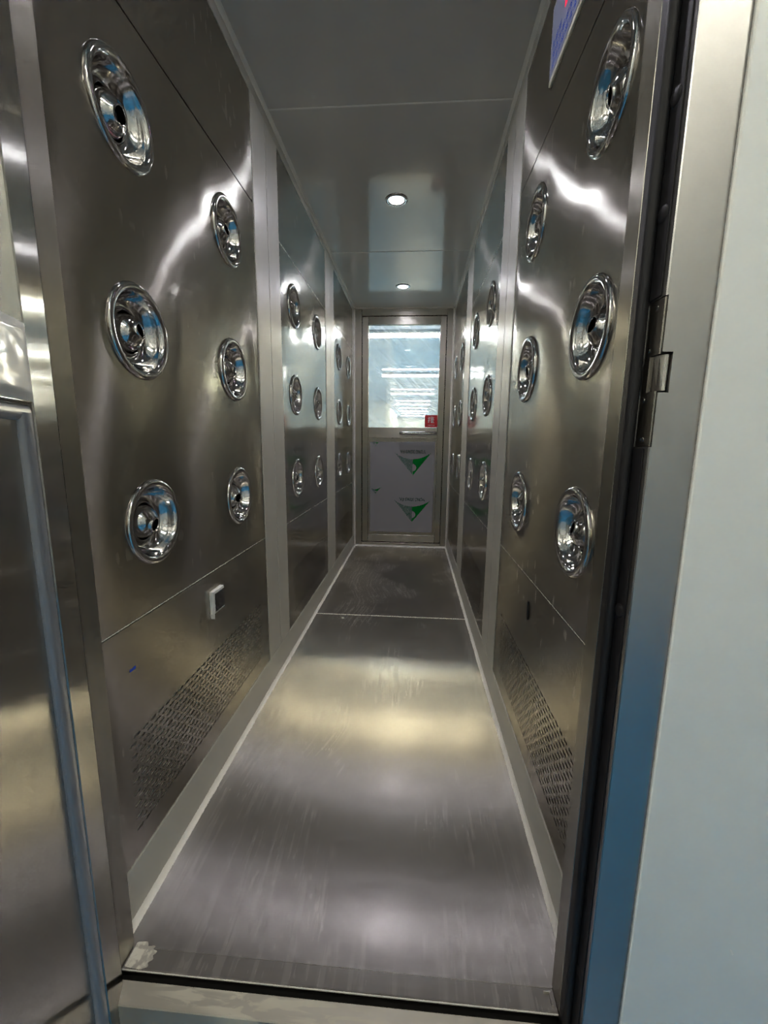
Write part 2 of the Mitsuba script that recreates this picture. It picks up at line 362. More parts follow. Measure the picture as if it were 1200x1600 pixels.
# ------------------------------------------------------------------ floor
def sheet_up(x0, x1, y0, y1, z, thick, step=0.05):
    return cbox((x0, y0, z - thick), (x1, y1, z), 0.0006)
fm = trimesh.util.concatenate([cbox((0.001, 0.345, -0.004), (W - 0.001, 1.8185, 0.0), 0.0004)])
put('floor', cbox((-0.02, 0.36, -0.058), (W + 0.02, 3.34, -0.006)), 'm_dark')
lab('floor', 'brushed steel floor of the tunnel', kind='structure')
put('floor__steel_plate', cbox((0.001, 0.3455, -0.004), (W - 0.001, 1.8185, 0.0), 0.0004), 'm_floor', grain=(0, 1, 0))
put('floor__steel_plate_001', cbox((0.001, 1.8245, -0.004), (W - 0.001, D - 0.001, 0.0), 0.0004), 'm_floor', grain=(0, 1, 0))
put('floor__front_lip', trimesh.util.concatenate([
    prism(sg.Polygon([(0.3135, -0.0040), (0.3150, -0.0040), (0.3450, -0.0018), (0.3450, 0.0), (0.3165, -0.0002), (0.3142, -0.0008), (0.3135, -0.0026)]), 0.7310,
          frame4((0.0265, 0, 0), (0, 1, 0), (0, 0, 1), (1, 0, 0)))]), 'm_floor', grain=(0, 1, 0))
put('floor__front_lip__worn_edge_glint', cbox((0.0265, 0.3128, -0.0022), (0.7575, 0.3141, 0.0001), 0.0003), 'm_sealant')  # scuffed edge, with the room light it catches put into a pale colour
labels['floor__front_lip__worn_edge_glint'] = {'label': 'worn edge of the floor plate with its highlight painted in'}
labels['floor__front_lip'] = {'label': 'folded front edge of the steel floor'}
def bead(p0, p1, a, b, r):
    """Small fillet of sealant from p0 to p1 in the corner spanned by the directions a and b."""
    p0, p1, a, b = map(lambda q: np.asarray(q, float), (p0, p1, a, b))
    prof = np.array([(0, 0), (1, 0), (0.55, 0.28), (0.28, 0.55), (0, 1)]) * r
    n = max(2, int(np.linalg.norm(p1 - p0) / 0.03)); V = []
    for i in range(n + 1):
        c = p0 + (p1 - p0) * i / n; s = 1 + 0.16 * (meshkit.noise(np.array([i * 0.9, p0[0] * 9, 1.0])) - 0.5)
        V.append(c + s * (prof[:, :1] * a + prof[:, 1:] * b))
    V = np.array(V); K = len(prof); F = []
    for i in range(n):
        for j in range(K):
            k = (j + 1) % K
            F += [[i * K + j, i * K + k, (i + 1) * K + k], [i * K + j, (i + 1) * K + k, (i + 1) * K + j]]
    for j in range(1, K - 1): F += [[0, j + 1, j], [n * K, n * K + j, n * K + j + 1]]
    m = trimesh.Trimesh(V.reshape(-1, 3), F, process=False); m.fix_normals(); return m
put('floor__sealant', bead((0.0026, 0.352, 0.0002), (0.0026, D - 0.01, 0.0002), (1, 0, 0), (0, 0, 1), 0.0105), 'm_sealant')
put('floor__sealant_001', bead((W - 0.0026, 0.352, 0.0002), (W - 0.0026, D - 0.01, 0.0002), (-1, 0, 0), (0, 0, 1), 0.0105), 'm_sealant')
put('floor__sealant_002', bead((0.01, D - 0.001, 0.0002), (W - 0.01, D - 0.001, 0.0002), (0, -1, 0), (0, 0, 1), 0.013), 'm_sealant')
put('floor__sealant_003', cbox((0.012, 1.8180, -0.002), (W - 0.012, 1.8250, 0.0012), 0.0005), 'm_sealant')
for i in range(4): labels[num('floor__sealant', i)] = {'label': 'white bead of sealant'}
# putty smeared on the front left corner of the floor
_pt = [(0.030, 0.318), (0.058, 0.3162), (0.069, 0.3205), (0.064, 0.3255), (0.0715, 0.331), (0.066, 0.336), (0.073, 0.3415), (0.062, 0.3435), (0.0645, 0.349), (0.052, 0.3475), (0.046, 0.354), (0.030, 0.352)]
put('floor__putty_patch', prism(sg.Polygon(_pt).buffer(-0.0012).buffer(0.0036).buffer(-0.0014), 0.0014, frame4((0, 0, -0.0012), (1, 0, 0), (0, 1, 0), (0, 0, 1))), 'm_putty')
labels['floor__putty_patch'] = {'label': 'smear of pale dried putty in the front left corner'}
put('floor__corner_clip', trimesh.util.concatenate([cbox((0.741, 0.338, -0.001), (0.752, 0.3405, 0.004), 0.0005), cbox((0.7495, 0.321, -0.002), (0.752, 0.338, 0.004), 0.0005)]), 'm_steel', grain=(0, 1, 0))
labels['floor__corner_clip'] = {'label': 'small bent steel corner at the front right'}
put('floor__sill_plate', cbox((-0.03, 0.269, -0.05), (0.83, 0.3015, -0.001), 0.0015), 'm_sill', grain=(1, 0, 0))
labels['floor__sill_plate'] = {'label': 'scuffed steel sill in front of the floor plate'}
put('floor__groove', cbox((-0.03, 0.302, -0.056), (0.83, 0.359, -0.030)), 'm_dark')
labels['floor__groove'] = {'label': 'dark groove between sill and floor plate'}

cr = trimesh.creation.icosphere(subdivisions=2, radius=0.005); cr.apply_scale([1.6, 0.9, 0.6]); cr.vertices += 0.0012 * (meshkit.noise(cr.vertices * 400)[:, None] - 0.5); cr.apply_translation((0.1601, 1.7744, 0.0030 - 0.0004))
put('crumb', cr, 'm_sealant', smooth=30); lab('crumb', 'tiny pale crumb lying by the white floor joint', 'crumb')

# ------------------------------------------------------------------ ceiling
put('ceiling', cbox((-0.3, 0.36, H + 0.012), (W + 0.3, 3.36, 2.06)), 'm_dark')
lab('ceiling', 'glossy pale sheet ceiling of the tunnel', kind='structure')
for i, (a, b) in enumerate([(0.352, 1.2780), (1.2830, 2.3080), (2.3130, D - 0.001)]):
    put(num('ceiling__ceiling_sheet', i), cbox((-0.005, a, H), (W + 0.005, b, H + 0.01), 0.0005), 'm_ceiling')
for i, y in enumerate((1.2805, 2.3105)):
    put(num('ceiling__sealant', i), cbox((0.01, y - 0.003, H - 0.0012), (W - 0.01, y + 0.003, H + 0.004), 0.0005), 'm_sealant')
put('ceiling__sealant_002', bead((0.0026, 0.352, H - 0.0002), (0.0026, D - 0.01, H - 0.0002), (1, 0, 0), (0, 0, -1), 0.010), 'm_sealant')
put('ceiling__sealant_003', bead((W - 0.0026, 0.352, H - 0.0002), (W - 0.0026, D - 0.01, H - 0.0002), (-1, 0, 0), (0, 0, -1), 0.010), 'm_sealant')
put('ceiling__sealant_004', bead((0.01, D - 0.001, H - 0.0002), (W - 0.01, D - 0.001, H - 0.0002), (0, -1, 0), (0, 0, -1), 0.010), 'm_sealant')
put('ceiling__sealant_005', bead((0.0026, D - 0.001, 0.01), (0.0026, D - 0.001, H - 0.01), (1, 0, 0), (0, -1, 0), 0.008), 'm_sealant')
put('ceiling__sealant_006', bead((W - 0.0026, D - 0.001, 0.01), (W - 0.0026, D - 0.001, H - 0.01), (-1, 0, 0), (0, -1, 0), 0.008), 'm_sealant')

ring = lathe([(0.033, -0.0010), (0.034, -0.0030), (0.038, -0.0052), (0.044, -0.0048), (0.0490, -0.0028), (0.0510, 0.0), (0.0505, 0.0005)]); ring.fix_normals()
lens = trimesh.creation.cylinder(radius=0.0325, height=0.003, sections=40)
for i, (y, txt) in enumerate([(2.84, 'round recessed ceiling lamp nearer the far door, the smaller in view'), (1.805, 'round recessed ceiling lamp in the middle of the tunnel, the larger in view'), (0.765, 'round recessed ceiling lamp over the tunnel entrance')]):
    key = num('ceiling_lamp', i)
    r = ring.copy(); r.apply_translation((0.404, y, H - 0.0002)); put(f'{key}__ring', r, 'm_chrome', smooth=40)
    l = lens.copy(); l.apply_translation((0.404, y, H - 0.0030))
    scene[f'{key}__lens'] = mikit.ply(l, 'm_white_plastic', emitter={'type': 'area', 'radiance': rgb(*SPOT)})
    lab(key, txt, 'ceiling lamp', 'recessed lamps in the tunnel ceiling')

# ------------------------------------------------------------------ far door
def fy(lo, hi): return None
yD = D
door = 'door_1'
lab(door, 'steel far door with a glass upper half and a film-covered lower half', kind='structure')
for nm, lo, hi, g in [('frame_upright', (0.003, yD, 0.0), (0.0635, yD + 0.06, H - 0.001), (0, 0, 1)), ('frame_upright_001', (0.7445, yD, 0.0), (W - 0.003, yD + 0.06, H - 0.001), (0, 0, 1)),
                      ('frame_head', (0.0637, yD, 1.8905), (0.7443, yD + 0.06, H - 0.001), (1, 0, 0)), ('frame_sill', (0.0637, yD, 0.0), (0.7443, yD + 0.06, 0.036), (1, 0, 0))]:
    put(f'{door}__{nm}', cbox(lo, hi, 0.0015), 'm_steel_door', grain=g)
y0, y1 = yD + 0.006, yD + 0.046
for nm, lo, hi, g in [('stile', (0.0665, y0, 0.040), (0.1165, y1, 1.8870), (0, 0, 1)), ('stile_001', (0.6930, y0, 0.040), (0.7415, y1, 1.8870), (0, 0, 1)),
                      ('top_rail', (0.1167, y0, 1.8240), (0.6928, y1, 1.8870), (1, 0, 0)), ('middle_rail', (0.1167, y0, 0.9310), (0.6928, y1, 1.0170), (1, 0, 0)),
                      ('bottom_rail', (0.1167, y0, 0.040), (0.6928, y1, 0.1050), (1, 0, 0))]:
    put(f'{door}__{nm}', cbox(lo, hi, 0.002), 'm_steel_door', grain=g)
put(f'{door}__gap_seal', trimesh.util.concatenate([cbox((0.0633, yD + 0.030, 0.03), (0.0670, yD + 0.05, 1.8905)), cbox((0.7412, yD + 0.030, 0.03), (0.7447, yD + 0.05, 1.8905)),
                                                  cbox((0.0670, yD + 0.030, 1.8868), (0.7412, yD + 0.05, 1.8907)), cbox((0.0670, yD + 0.030, 0.0358), (0.7412, yD + 0.05, 0.0402))]), 'm_black_rubber')
gl = trimesh.Trimesh([(0.112, yD + 0.026, 1.012), (0.698, yD + 0.026, 1.012), (0.698, yD + 0.026, 1.829), (0.112, yD + 0.026, 1.829)], [[0, 1, 2], [0, 2, 3]], process=False)
put(f'{door}__glass_pane', gl, 'm_glass'); labels[f'{door}__glass_pane'] = {'label': 'clear smeared glass pane'}
put(f'{door}__lower_panel', cbox((0.112, yD + 0.018, 0.100), (0.698, yD + 0.024, 0.936), 0.001), 'm_steel_door', grain=(0, 0, 1))
# protective film printed with the sheet maker's mark, upside down
film_poly = sg.Polygon([(0.133, 0.128), (0.400, 0.1275), (0.672, 0.130), (0.676, 0.50), (0.679, 0.904), (0.40, 0.899), (0.1335, 0.898)])
Ff = frame4((0, yD + 0.0178, 0), (1, 0, 0), (0, 0, 1), (0, -1, 0))
put(f'{door}__protective_film', prism(film_poly, 0.0006, Ff), 'm_film')
labels[f'{door}__protective_film'] = {'label': 'grey-lilac protective film printed with green marks'}
Fp = frame4((0, yD + 0.0172, 0), (1, 0, 0), (0, 0, 1), (0, -1, 0))
def arc(a, b, sag, n=12):
    a, b = np.array(a), np.array(b); t = np.linspace(0, 1, n)[:, None]
    return a + (b - a) * t + np.array([0, -1]) * sag * 4 * t * (1 - t)
li = 0
clip = film_poly.buffer(-0.002)
for tl, tr, bot, mid, txt in [((0.344, 0.809), (0.647, 0.810), (0.498, 0.621), (0.496, 0.757), True), ((0.346, 0.405), (0.650, 0.406), (0.499, 0.220), (0.497, 0.353), True),
                              ((0.126, 0.915), (0.218, 0.915), (0.181, 0.862), (0.180, 0.896), False), ((0.136, 0.511), (0.231, 0.517), (0.180, 0.458), (0.182, 0.497), False)]:
    sag = (tl[1] + tr[1]) / 2 - mid[1]
    top = arc(tl, tr, sag, 25)
    full = sg.Polygon([*map(tuple, top), bot]).buffer(0)
    w = tr[0] - tl[0]
    right = full.intersection(sg.box(mid[0], 0, 1, 2)).difference(sg.Point(mid[0], bot[1] + 0.45 * (mid[1] - bot[1]) + 0.012 * w).buffer(0.10 * w))
    stripes = [sg.box(tl[0] + w * (0.5 * (i + 0.1) / 13), 0, tl[0] + w * (0.5 * (i + 0.72) / 13), 2) for i in range(13)]
    left = full.intersection(sg.MultiPolygon(stripes)).buffer(0)
    for poly, m in ((right, 'm_green'), (left, 'm_green_grey')):
        poly = poly.intersection(clip)
        poly = sg.MultiPolygon([q for q in getattr(poly, 'geoms', [poly]) if q.geom_type == 'Polygon' and q.area > 1e-7])
        put(num(f'{door}__protective_film__printed_mark', li), prism(poly, 0.0004, Fp), m); li += 1
    if txt:
        tm = meshkit.text_mesh('YONG XING FA', 0.026, 0.0004, bold=True)
        b = tm.bounds; tm.apply_translation(-(b[0] + b[1]) / 2)
        tm.apply_scale([0.214 / (b[1] - b[0])[0], 1, 1])
        tm.apply_transform(frame4(((tl[0] + tr[0]) / 2, yD + 0.0170, tl[1] + 0.010), (-1, 0, 0), (0, 0, -1), (0, -1, 0)))
        key = f'{door}__protective_film__printed_name' + ('' if tl[1] > 0.6 else '_001')
        put(key, tm, 'm_text_green'); labels[key] = {'label': 'dark green lettering YONG XING FA, upside down'}
# bow handle
def handle_path(o, a, out, length, stand):
    o, a, out = map(np.array, (o, a, out)); pts = [o]
    R_ = 0.018
    for t in np.linspace(0, np.pi / 2, 7): pts.append(o + out * (stand - R_ + R_ * np.sin(t)) + a * (R_ - R_ * np.cos(t)))
    for t in np.linspace(0, np.pi / 2, 7): pts.append(o + a * (length - R_ + R_ * np.sin(t)) + out * (stand - R_ + R_ * np.cos(t)))
    pts.append(o + a * length); return np.array(pts)
put(f'{door}__pull_handle', tube(handle_path((0.392, y0 + 0.002, 0.972), (1, 0, 0), (0, -1, 0), 0.286, 0.048), 0.0135), 'm_chrome', smooth=40)
labels[f'{door}__pull_handle'] = {'label': 'round chrome pull handle lying level on the middle rail'}

# red PUSH sticker in the lower right corner of the glass
st = 'push_sticker'
lab(st, 'small square red sticker with a pale push character, lower right of the far door glass', 'sticker')
put(f'{st}__backing', cbox((0.588, yD + 0.0235, 1.022), (0.6915, yD + 0.0243, 1.120)), 'm_red')
def stroke(pts, w): return sg.LineString(pts).buffer(w, cap_style=2, join_style=2)
S = [stroke([(0.00, 0.72), (0.36, 0.72)], .05), stroke([(0.19, 0.98), (0.19, 0.08), (0.08, 0.12)], .05), stroke([(0.00, 0.33), (0.37, 0.50)], .05),
     stroke([(0.56, 1.00), (0.42, 0.62)], .05), stroke([(0.52, 0.80), (0.52, 0.00)], .05), stroke([(0.52, 0.76), (1.0, 0.76)], .045), stroke([(0.70, 1.0), (0.78, 0.82)], .05),
     stroke([(0.77, 0.76), (0.77, 0.06)], .045), stroke([(0.52, 0.53), (0.97, 0.53)], .045), stroke([(0.52, 0.30), (0.97, 0.30)], .045), stroke([(0.52, 0.06), (1.02, 0.06)], .045)]
import shapely
ch = shapely.affinity.affine_transform(shapely.union_all(S), [0.055, 0, 0, 0.055, 0.611, 1.056])
put(f'{st}__character', prism(ch, 0.0005, frame4((0, yD + 0.0233, 0), (1, 0, 0), (0, 0, 1), (0, -1, 0))), 'm_print_white')
labels[f'{st}__character'] = {'label': 'pale character meaning push'}
tm = meshkit.text_mesh('PUSH', 0.010, 0.0004, bold=True); b = tm.bounds; tm.apply_translation(-(b[0] + b[1]) / 2)
tm.apply_scale([0.052 / (b[1] - b[0])[0], 1, 1])
tm.apply_transform(frame4((0.640, yD + 0.0231, 1.038), (1, 0, 0), (0, 0, 1), (0, -1, 0)))
put(f'{st}__lettering', tm, 'm_print_white')

# ------------------------------------------------------------------ small things on the side walls
ps = 'photo_sensor'
lab(ps, 'small white box with a dark window, on the left wall above the slots', 'sensor')
put(f'{ps}__housing', cbox((0.0, 0.737, 0.459), (0.011, 0.797, 0.519), 0.0015), 'm_white_plastic')
put(f'{ps}__dark_window', cbox((0.0108, 0.745, 0.465), (0.0132, 0.794, 0.512), 0.0008), 'm_black_gloss')
put(f'{ps}__loose_edge', prism(sg.Polygon([(0.737, 0.459), (0.7405, 0.459), (0.7395, 0.447)]), 0.011, frame4((0.0, 0, 0), (0, 1, 0), (0, 0, 1), (1, 0, 0))), 'm_white_plastic')
put('sensor_slot', cbox((W - 0.004, 0.7755, 0.463), (W + 0.002, 0.7815, 0.511), 0.0008), 'm_black_rubber')
lab('sensor_slot', 'narrow upright black slot in the lower right sheet of the tunnel', 'slot')
put('tape_scrap', cbox((0.0, 0.436, 0.4775), (0.0012, 0.452, 0.4825), 0.0003), 'm_blue_ink')
lab('tape_scrap', 'tiny scrap of dark blue tape on the lower left sheet', 'tape')

cp = 'control_panel'
lab(cp, 'cream framed control panel with blue print high on the right wall', 'control panel')
cy0, cy1, cz0, cz1 = 0.600, 0.894, 1.697, 1.850
put(f'{cp}__bezel', cbox((W, cy0, cz0), (W - 0.006, cy1, cz1), 0.001), 'm_cream')
put(f'{cp}__face', cbox((W - 0.0055, cy0 + 0.008, cz0 + 0.010), (W - 0.0072, cy1 - 0.006, cz1 - 0.006), 0.0005), 'm_panel_face')
prn = []
for r, z in enumerate((1.722, 1.742, 1.762)):
    y = cy1 - 0.020
    for q in range(9 if r < 2 else 3):
        wch = rng.uniform(0.012, 0.02)
        for s in range(3): prn.append(cbox((W - 0.0070, y - wch, z - 0.005 + s * 0.005), (W - 0.0075, y, z - 0.0035 + s * 0.005)))
        prn.append(cbox((W - 0.0070, y - wch * 0.6, z - 0.006), (W - 0.0075, y - wch * 0.45, z + 0.007)))
        y -= wch + 0.004
put(f'{cp}__printed_legend', trimesh.util.concatenate(prn), 'm_blue_ink')
scene[f'{cp}__red_display'] = mikit.ply(cbox((W - 0.0070, 0.745, 1.772), (W - 0.0082, 0.800, 1.802), 0.0005), 'm_red', emitter={'type': 'area', 'radiance': rgb(1.3, 0.02, 0.10)})
labels[f'{cp}__red_display'] = {'label': 'glowing red number display'}

# ------------------------------------------------------------------ entrance: door stops, frame, seal, lock plate
for i, (lo, hi) in enumerate([((-0.04, 0.3135, -0.02), (0.0255, 0.3500, 2.0)), ((0.7585, 0.3155, -0.02), (0.845, 0.3512, 2.0))]):
    key = f'trim_{13 + i}'
    put(key, cbox(lo, hi, 0.0012), 'm_steel_dull', grain=(0, 0, 1)); lab(key, f'narrow steel door stop on the {SIDES[i]} of the entrance', kind='structure')
put('trim_15', cbox((0.0257, 0.3135, 1.9102), (0.7583, 0.3500, 2.0), 0.0012), 'm_steel_dull', grain=(1, 0, 0)); lab('trim_15', 'steel door stop over the entrance', kind='structure')
# right jamb with a notch cut for the lock
jx0, jx1, jy0, jy1 = 0.7725, 0.8245, 0.2700, 0.3150
import manifold3d as m3
def man(mesh): return m3.Manifold(m3.Mesh(np.asarray(mesh.vertices, np.float32), np.asarray(mesh.faces, np.uint32)))
def unman(mf):
    o = mf.to_mesh(); return trimesh.Trimesh(o.vert_properties[:, :3], o.tri_verts, process=False)
jamb = man(cbox((jx0, jy0, ZF), (jx1, jy1, 2.05), 0.0012))
jamb = jamb - man(cbox((jx0 - 0.01, jy0 - 0.01, 0.9545), (0.7865, jy1 - 0.008, 0.9975))) - man(cbox((jx0 - 0.01, jy0 - 0.01, 0.8945), (jx0 + 0.0026, jy1 - 0.008, 1.0555)))
put('trim_16', unman(jamb), 'm_frame_front', grain=(0, 0, 1)); lab('trim_16', 'brushed steel front jamb on the right of the entrance', kind='structure')
put('trim_17', cbox((-0.052, jy0, ZF), (0.0, jy1, 2.05), 0.003), 'm_frame_front', grain=(0, 0, 1)); lab('trim_17', 'brushed steel front jamb on the left of the entrance, behind the open door', kind='structure')
put('trim_18', cbox((0.0005, jy0, 1.93), (jx0 - 0.0005, jy1 - 0.002, 2.05), 0.003), 'm_frame_front', grain=(1, 0, 0)); lab('trim_18', 'brushed steel head of the entrance frame', kind='structure')
# rubber seal lying on the right stop
sp = sg.Point(0.7655, 0.3045).buffer(0.0067, 10).union(sg.box(0.7588, 0.3045, 0.7723, 0.3154))
put('door_seal', prism(sp, 1.932, frame4((0, 0, -0.022), (1, 0, 0), (0, 1, 0), (0, 0, 1))), 'm_black_rubber', smooth=35)
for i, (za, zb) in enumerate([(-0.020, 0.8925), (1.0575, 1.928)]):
    put(num('door_seal__dark_reflection', i), cbox((0.7709, 0.2790, za), (0.7724, 0.3035, zb), 0.0003), 'm_black_rubber')  # added black strips paint the dark reflection onto the steel reveal
lab('door_seal', 'black rubber seal running up the right side of the entrance', 'seal')
sp2 = sg.box(0.0165, 0.3060, 0.0268, 0.3134).union(sg.Point(0.0225, 0.3075).buffer(0.0046, 8))
put('door_seal_001', prism(sp2, 1.932, frame4((0, 0, -0.022), (1, 0, 0), (0, 1, 0), (0, 0, 1))), 'm_black_rubber', smooth=35)
lab('door_seal_001', 'black rubber seal in the gap beside the open door', 'seal')
# lock plate
lp = 'lock_plate'
lab(lp, 'steel lock strike plate let into the right jamb of the entrance', 'strike plate')
plate = man(cbox((jx0 + 0.0003, 0.2715, 0.8950), (jx0 + 0.0024, 0.3010, 1.0550), 0.0005)) - man(cbox((jx0 - 0.01, 0.2700, 0.9560), (jx0 + 0.01, 0.2900, 0.9955)))
put(f'{lp}__plate', unman(plate), 'm_lock', grain=(0, 0, 1))
# curved keeper inside the notch
kp = [(0.7855, 0.2745), (0.7835, 0.2725), (0.7800, 0.2728), (0.7765, 0.2770), (0.7750, 0.2850), (0.7750, 0.2990), (0.7780, 0.2990), (0.7780, 0.2860), (0.7795, 0.2785), (0.7815, 0.2755), (0.7835, 0.2760)]
put(f'{lp}__latch_keeper', prism(sg.Polygon(kp), 0.0385, frame4((0, 0, 0.9568), (1, 0, 0), (0, 1, 0), (0, 0, 1))), 'm_steel', smooth=40)
scr = trimesh.creation.cylinder(radius=0.0028, height=0.0012, sections=18)
for i, z in enumerate((1.047, 1.003, 0.948, 0.903)):
    s = scr.copy(); s.apply_transform(trimesh.transformations.rotation_matrix(np.pi / 2, [0, 1, 0])); s.apply_translation((jx0 + 0.0002, 0.2865 if i in (0, 3) else 0.294, z))
    put(num(f'{lp}__screw', i), s, 'm_chrome')
# black hole plugs in the jamb
plug = lathe([(0.0, 0.0030), (0.006, 0.0026), (0.0085, 0.0012), (0.0092, 0.0), (0.0085, -0.001), (0.0, -0.001)][::-1], 28); plug.fix_normals()
plug.apply_transform(trimesh.transformations.rotation_matrix(-np.pi / 2, [0, 1, 0]))
for i, (z, txt) in enumerate([(1.255, 'topmost round black plug in the right jamb'), (1.144, 'round black plug in the right jamb just above the lock plate'), (0.690, 'round black plug in the right jamb below the lock plate'), (0.120, 'lowest round black plug in the right jamb, near the floor')]):
    s = plug.copy(); s.apply_translation((0.7709, 0.2915, z)); key = num('hole_plug', i)
    put(key, s, 'm_black_rubber', smooth=35); lab(key, txt, 'plug', 'black plugs in the right jamb')

# ------------------------------------------------------------------ the open entrance door
A = math.radians(68)
U = np.array([math.cos(A), -math.sin(A), 0.0]); N = np.array([-U[1], U[0], 0.0]); PO = np.array([0.0405, 0.2995, 0.0]) + 0.003 * U
LF = frame4(PO, U, (0, 0, 1), N)                          # local (s, z, out)
def leaf(lo, hi, c=0.0015):
    m = cbox(lo, hi, c); m.apply_transform(LF)
    if np.linalg.det(LF[:3, :3]) < 0: m.invert()
    return m
GZ = (0, 0, 1); GS = tuple(U)
d2 = 'door_2'
lab(d2, 'open steel entrance door at the left edge, glass above, sheet below', kind='structure')
ZL0, ZL1 = -0.045, 1.900
put(f'{d2}__stile', leaf((0.0, ZL0, -0.042), (0.0620, ZL1, 0.0)), 'm_leaf', grain=GZ)
put(f'{d2}__stile_001', leaf((0.668, ZL0, -0.042), (0.730, ZL1, 0.0)), 'm_leaf', grain=GZ)
put(f'{d2}__top_rail', leaf((0.0622, 1.835, -0.042), (0.6678, ZL1, 0.0)), 'm_leaf', grain=GS)
put(f'{d2}__middle_rail', leaf((0.0622, 0.936, -0.042), (0.6678, 1.018, 0.0)), 'm_leaf', grain=GS)
put(f'{d2}__bottom_rail', leaf((0.0622, ZL0, -0.042), (0.6678, 0.020, 0.0)), 'm_leaf', grain=GS)
put(f'{d2}__lower_sheet', leaf((0.058, 0.016, -0.0230), (0.672, 0.940, -0.0080), 0.0005), 'm_leaf', grain=GZ)
gv = [(0.058, 1.014, -0.020), (0.672, 1.014, -0.020), (0.672, 1.839, -0.020), (0.058, 1.839, -0.020)]
gl2 = trimesh.Trimesh(gv, [[0, 1, 2], [0, 2, 3]], process=False); gl2.apply_transform(LF)
put(f'{d2}__glass_pane', gl2, 'm_glass'); labels[f'{d2}__glass_pane'] = {'label': 'clear glass pane'}
def bead_bar(p0, p1, wdir, w, h):
    """Half-round glazing bead between two points of the door's own frame."""
    prof = [(-w / 2, 0), (-w / 2, h * 0.35), (-w * 0.36, h * 0.78), (-w * 0.14, h), (w * 0.14, h), (w * 0.36, h * 0.78), (w / 2, h * 0.35), (w / 2, 0)]
    p0, p1, wdir = np.array(p0), np.array(p1), np.array(wdir)
    a = (p1 - p0) / np.linalg.norm(p1 - p0); L = np.linalg.norm(p1 - p0)
    m = trimesh.creation.extrude_polygon(sg.Polygon(prof), L, engine='earcut'); m.apply_transform(frame4(p0, wdir, (0, 0, 1), a)); m.fix_normals()
    m.apply_transform(LF); m.fix_normals(); return m
for i, (p0, p1, wd) in enumerate([((0.0755, 0.030, -0.008), (0.0755, 0.925, -0.008), (1, 0, 0)), ((0.0635, 0.9255, -0.008), (0.6665, 0.9255, -0.008), (0, 1, 0)), ((0.6545, 0.030, -0.008), (0.6545, 0.925, -0.008), (1, 0, 0))]):
    put(num(f'{d2}__glazing_bead', i), bead_bar(p0, p1, wd, 0.024 if i != 1 else 0.018, 0.0100 if i != 1 else 0.006), 'm_bead', smooth=50)
    labels[num(f'{d2}__glazing_bead', i)] = {'label': 'blue-grey rounded bead'}
# crinkled protective film over the middle rail
ns, nz = 70, 26
s, z = np.meshgrid(np.linspace(0.0615, 0.60, ns), np.linspace(0.9385, 1.0245, nz))
dd = 0.0025 + 0.0035 * meshkit.fbm(np.stack([s * 26, z * 40, s * 0], -1), 3, 4) + 0.0007 * np.abs(np.sin(s * 90 + z * 60 + 3 * meshkit.noise(np.stack([s * 12, z * 15, s * 0], -1), 2)))
fold = np.clip(np.minimum(s - 0.0615, np.minimum(z - 0.9385, 1.0245 - z)) / 0.01, 0.15, 1)
V = np.stack([s.ravel(), z.ravel(), (dd * fold).ravel()], 1)
i, j = np.meshgrid(np.arange(ns - 1), np.arange(nz - 1)); a = (j * ns + i).ravel()
Fq = np.vstack([np.stack([a, a + 1, a + ns + 1], 1), np.stack([a, a + ns + 1, a + ns], 1)])
fmesh = trimesh.Trimesh(V, Fq, process=False); fmesh.apply_transform(LF)
put(f'{d2}__protective_film', fmesh, 'm_crinkle', smooth=True)
labels[f'{d2}__protective_film'] = {'label': 'pale crinkled plastic film wrapped over the middle rail'}
hp = handle_path((0.36, 0.972, 0.0), (1, 0, 0), (0, 0, 1), 0.286, 0.048)
h2 = tube(hp, 0.0115); h2.apply_transform(LF); h2.fix_normals(); put(f'{d2}__pull_handle', h2, 'm_chrome', smooth=40)

# ------------------------------------------------------------------ the room in front
YB, XL, XR, ZC = -1.25, -1.7, 2.6, 2.5
put('wall_front', cbox((0.8246, 0.2670, ZF), (XR, 0.3400, ZC), 0.0006), 'm_white_wall'); put('wall_front__edge_highlight', cbox((0.8222, 0.2664, ZF + 0.001), (0.8252, 0.2699, 2.05), 0.0006), 'm_sealant'); labels['wall_front__edge_highlight'] = {'label': 'thin white strip painting in the lit edge of the wall'}  # white strip added as the bright line of the lit panel edge
put('wall_front__paint_chip', prism(sg.LineString([(0.9540, 0.2179), (0.9556, 0.2139), (0.9572, 0.2119)]).buffer(0.0011), 0.0006, frame4((0, 0.2671, 0), (1, 0, 0), (0, 0, 1), (0, -1, 0))), 'm_sealant'); labels['wall_front__paint_chip'] = {'label': 'small pale paint chip'}
lab('wall_front', 'white painted wall to the right of the entrance', kind='structure')
put('wall_front_left', cbox((XL, 0.2640, ZF), (-0.0525, 0.3400, ZC), 0.002), 'm_white_wall'); lab('wall_front_left', 'white wall to the left of the entrance', kind='structure')
put('wall_front_top', cbox((-0.0523, 0.2640, 2.0505), (0.8248, 0.3400, ZC), 0.002), 'm_white_wall'); lab('wall_front_top', 'white wall over the entrance', kind='structure')
put('wall_room_back', cbox((XL, YB - 0.08, ZF), (XR, YB, ZC)), 'm_white_wall'); lab('wall_room_back', 'white wall behind the camera', kind='structure')
put('wall_room_left', cbox((XL - 0.08, YB, ZF), (XL, 0.34, ZC)), 'm_white_wall'); lab('wall_room_left', 'white wall at the left of the front room', kind='structure')
put('wall_room_right', cbox((XR, YB, ZF), (XR + 0.08, 0.34, ZC)), 'm_white_wall'); lab('wall_room_right', 'white wall at the right of the front room', kind='structure')
put('floor_room', cbox((XL, YB, ZF - 0.05), (XR, 0.34, ZF)), 'm_blue_floor'); lab('floor_room', 'blue epoxy floor before the entrance', kind='structure')
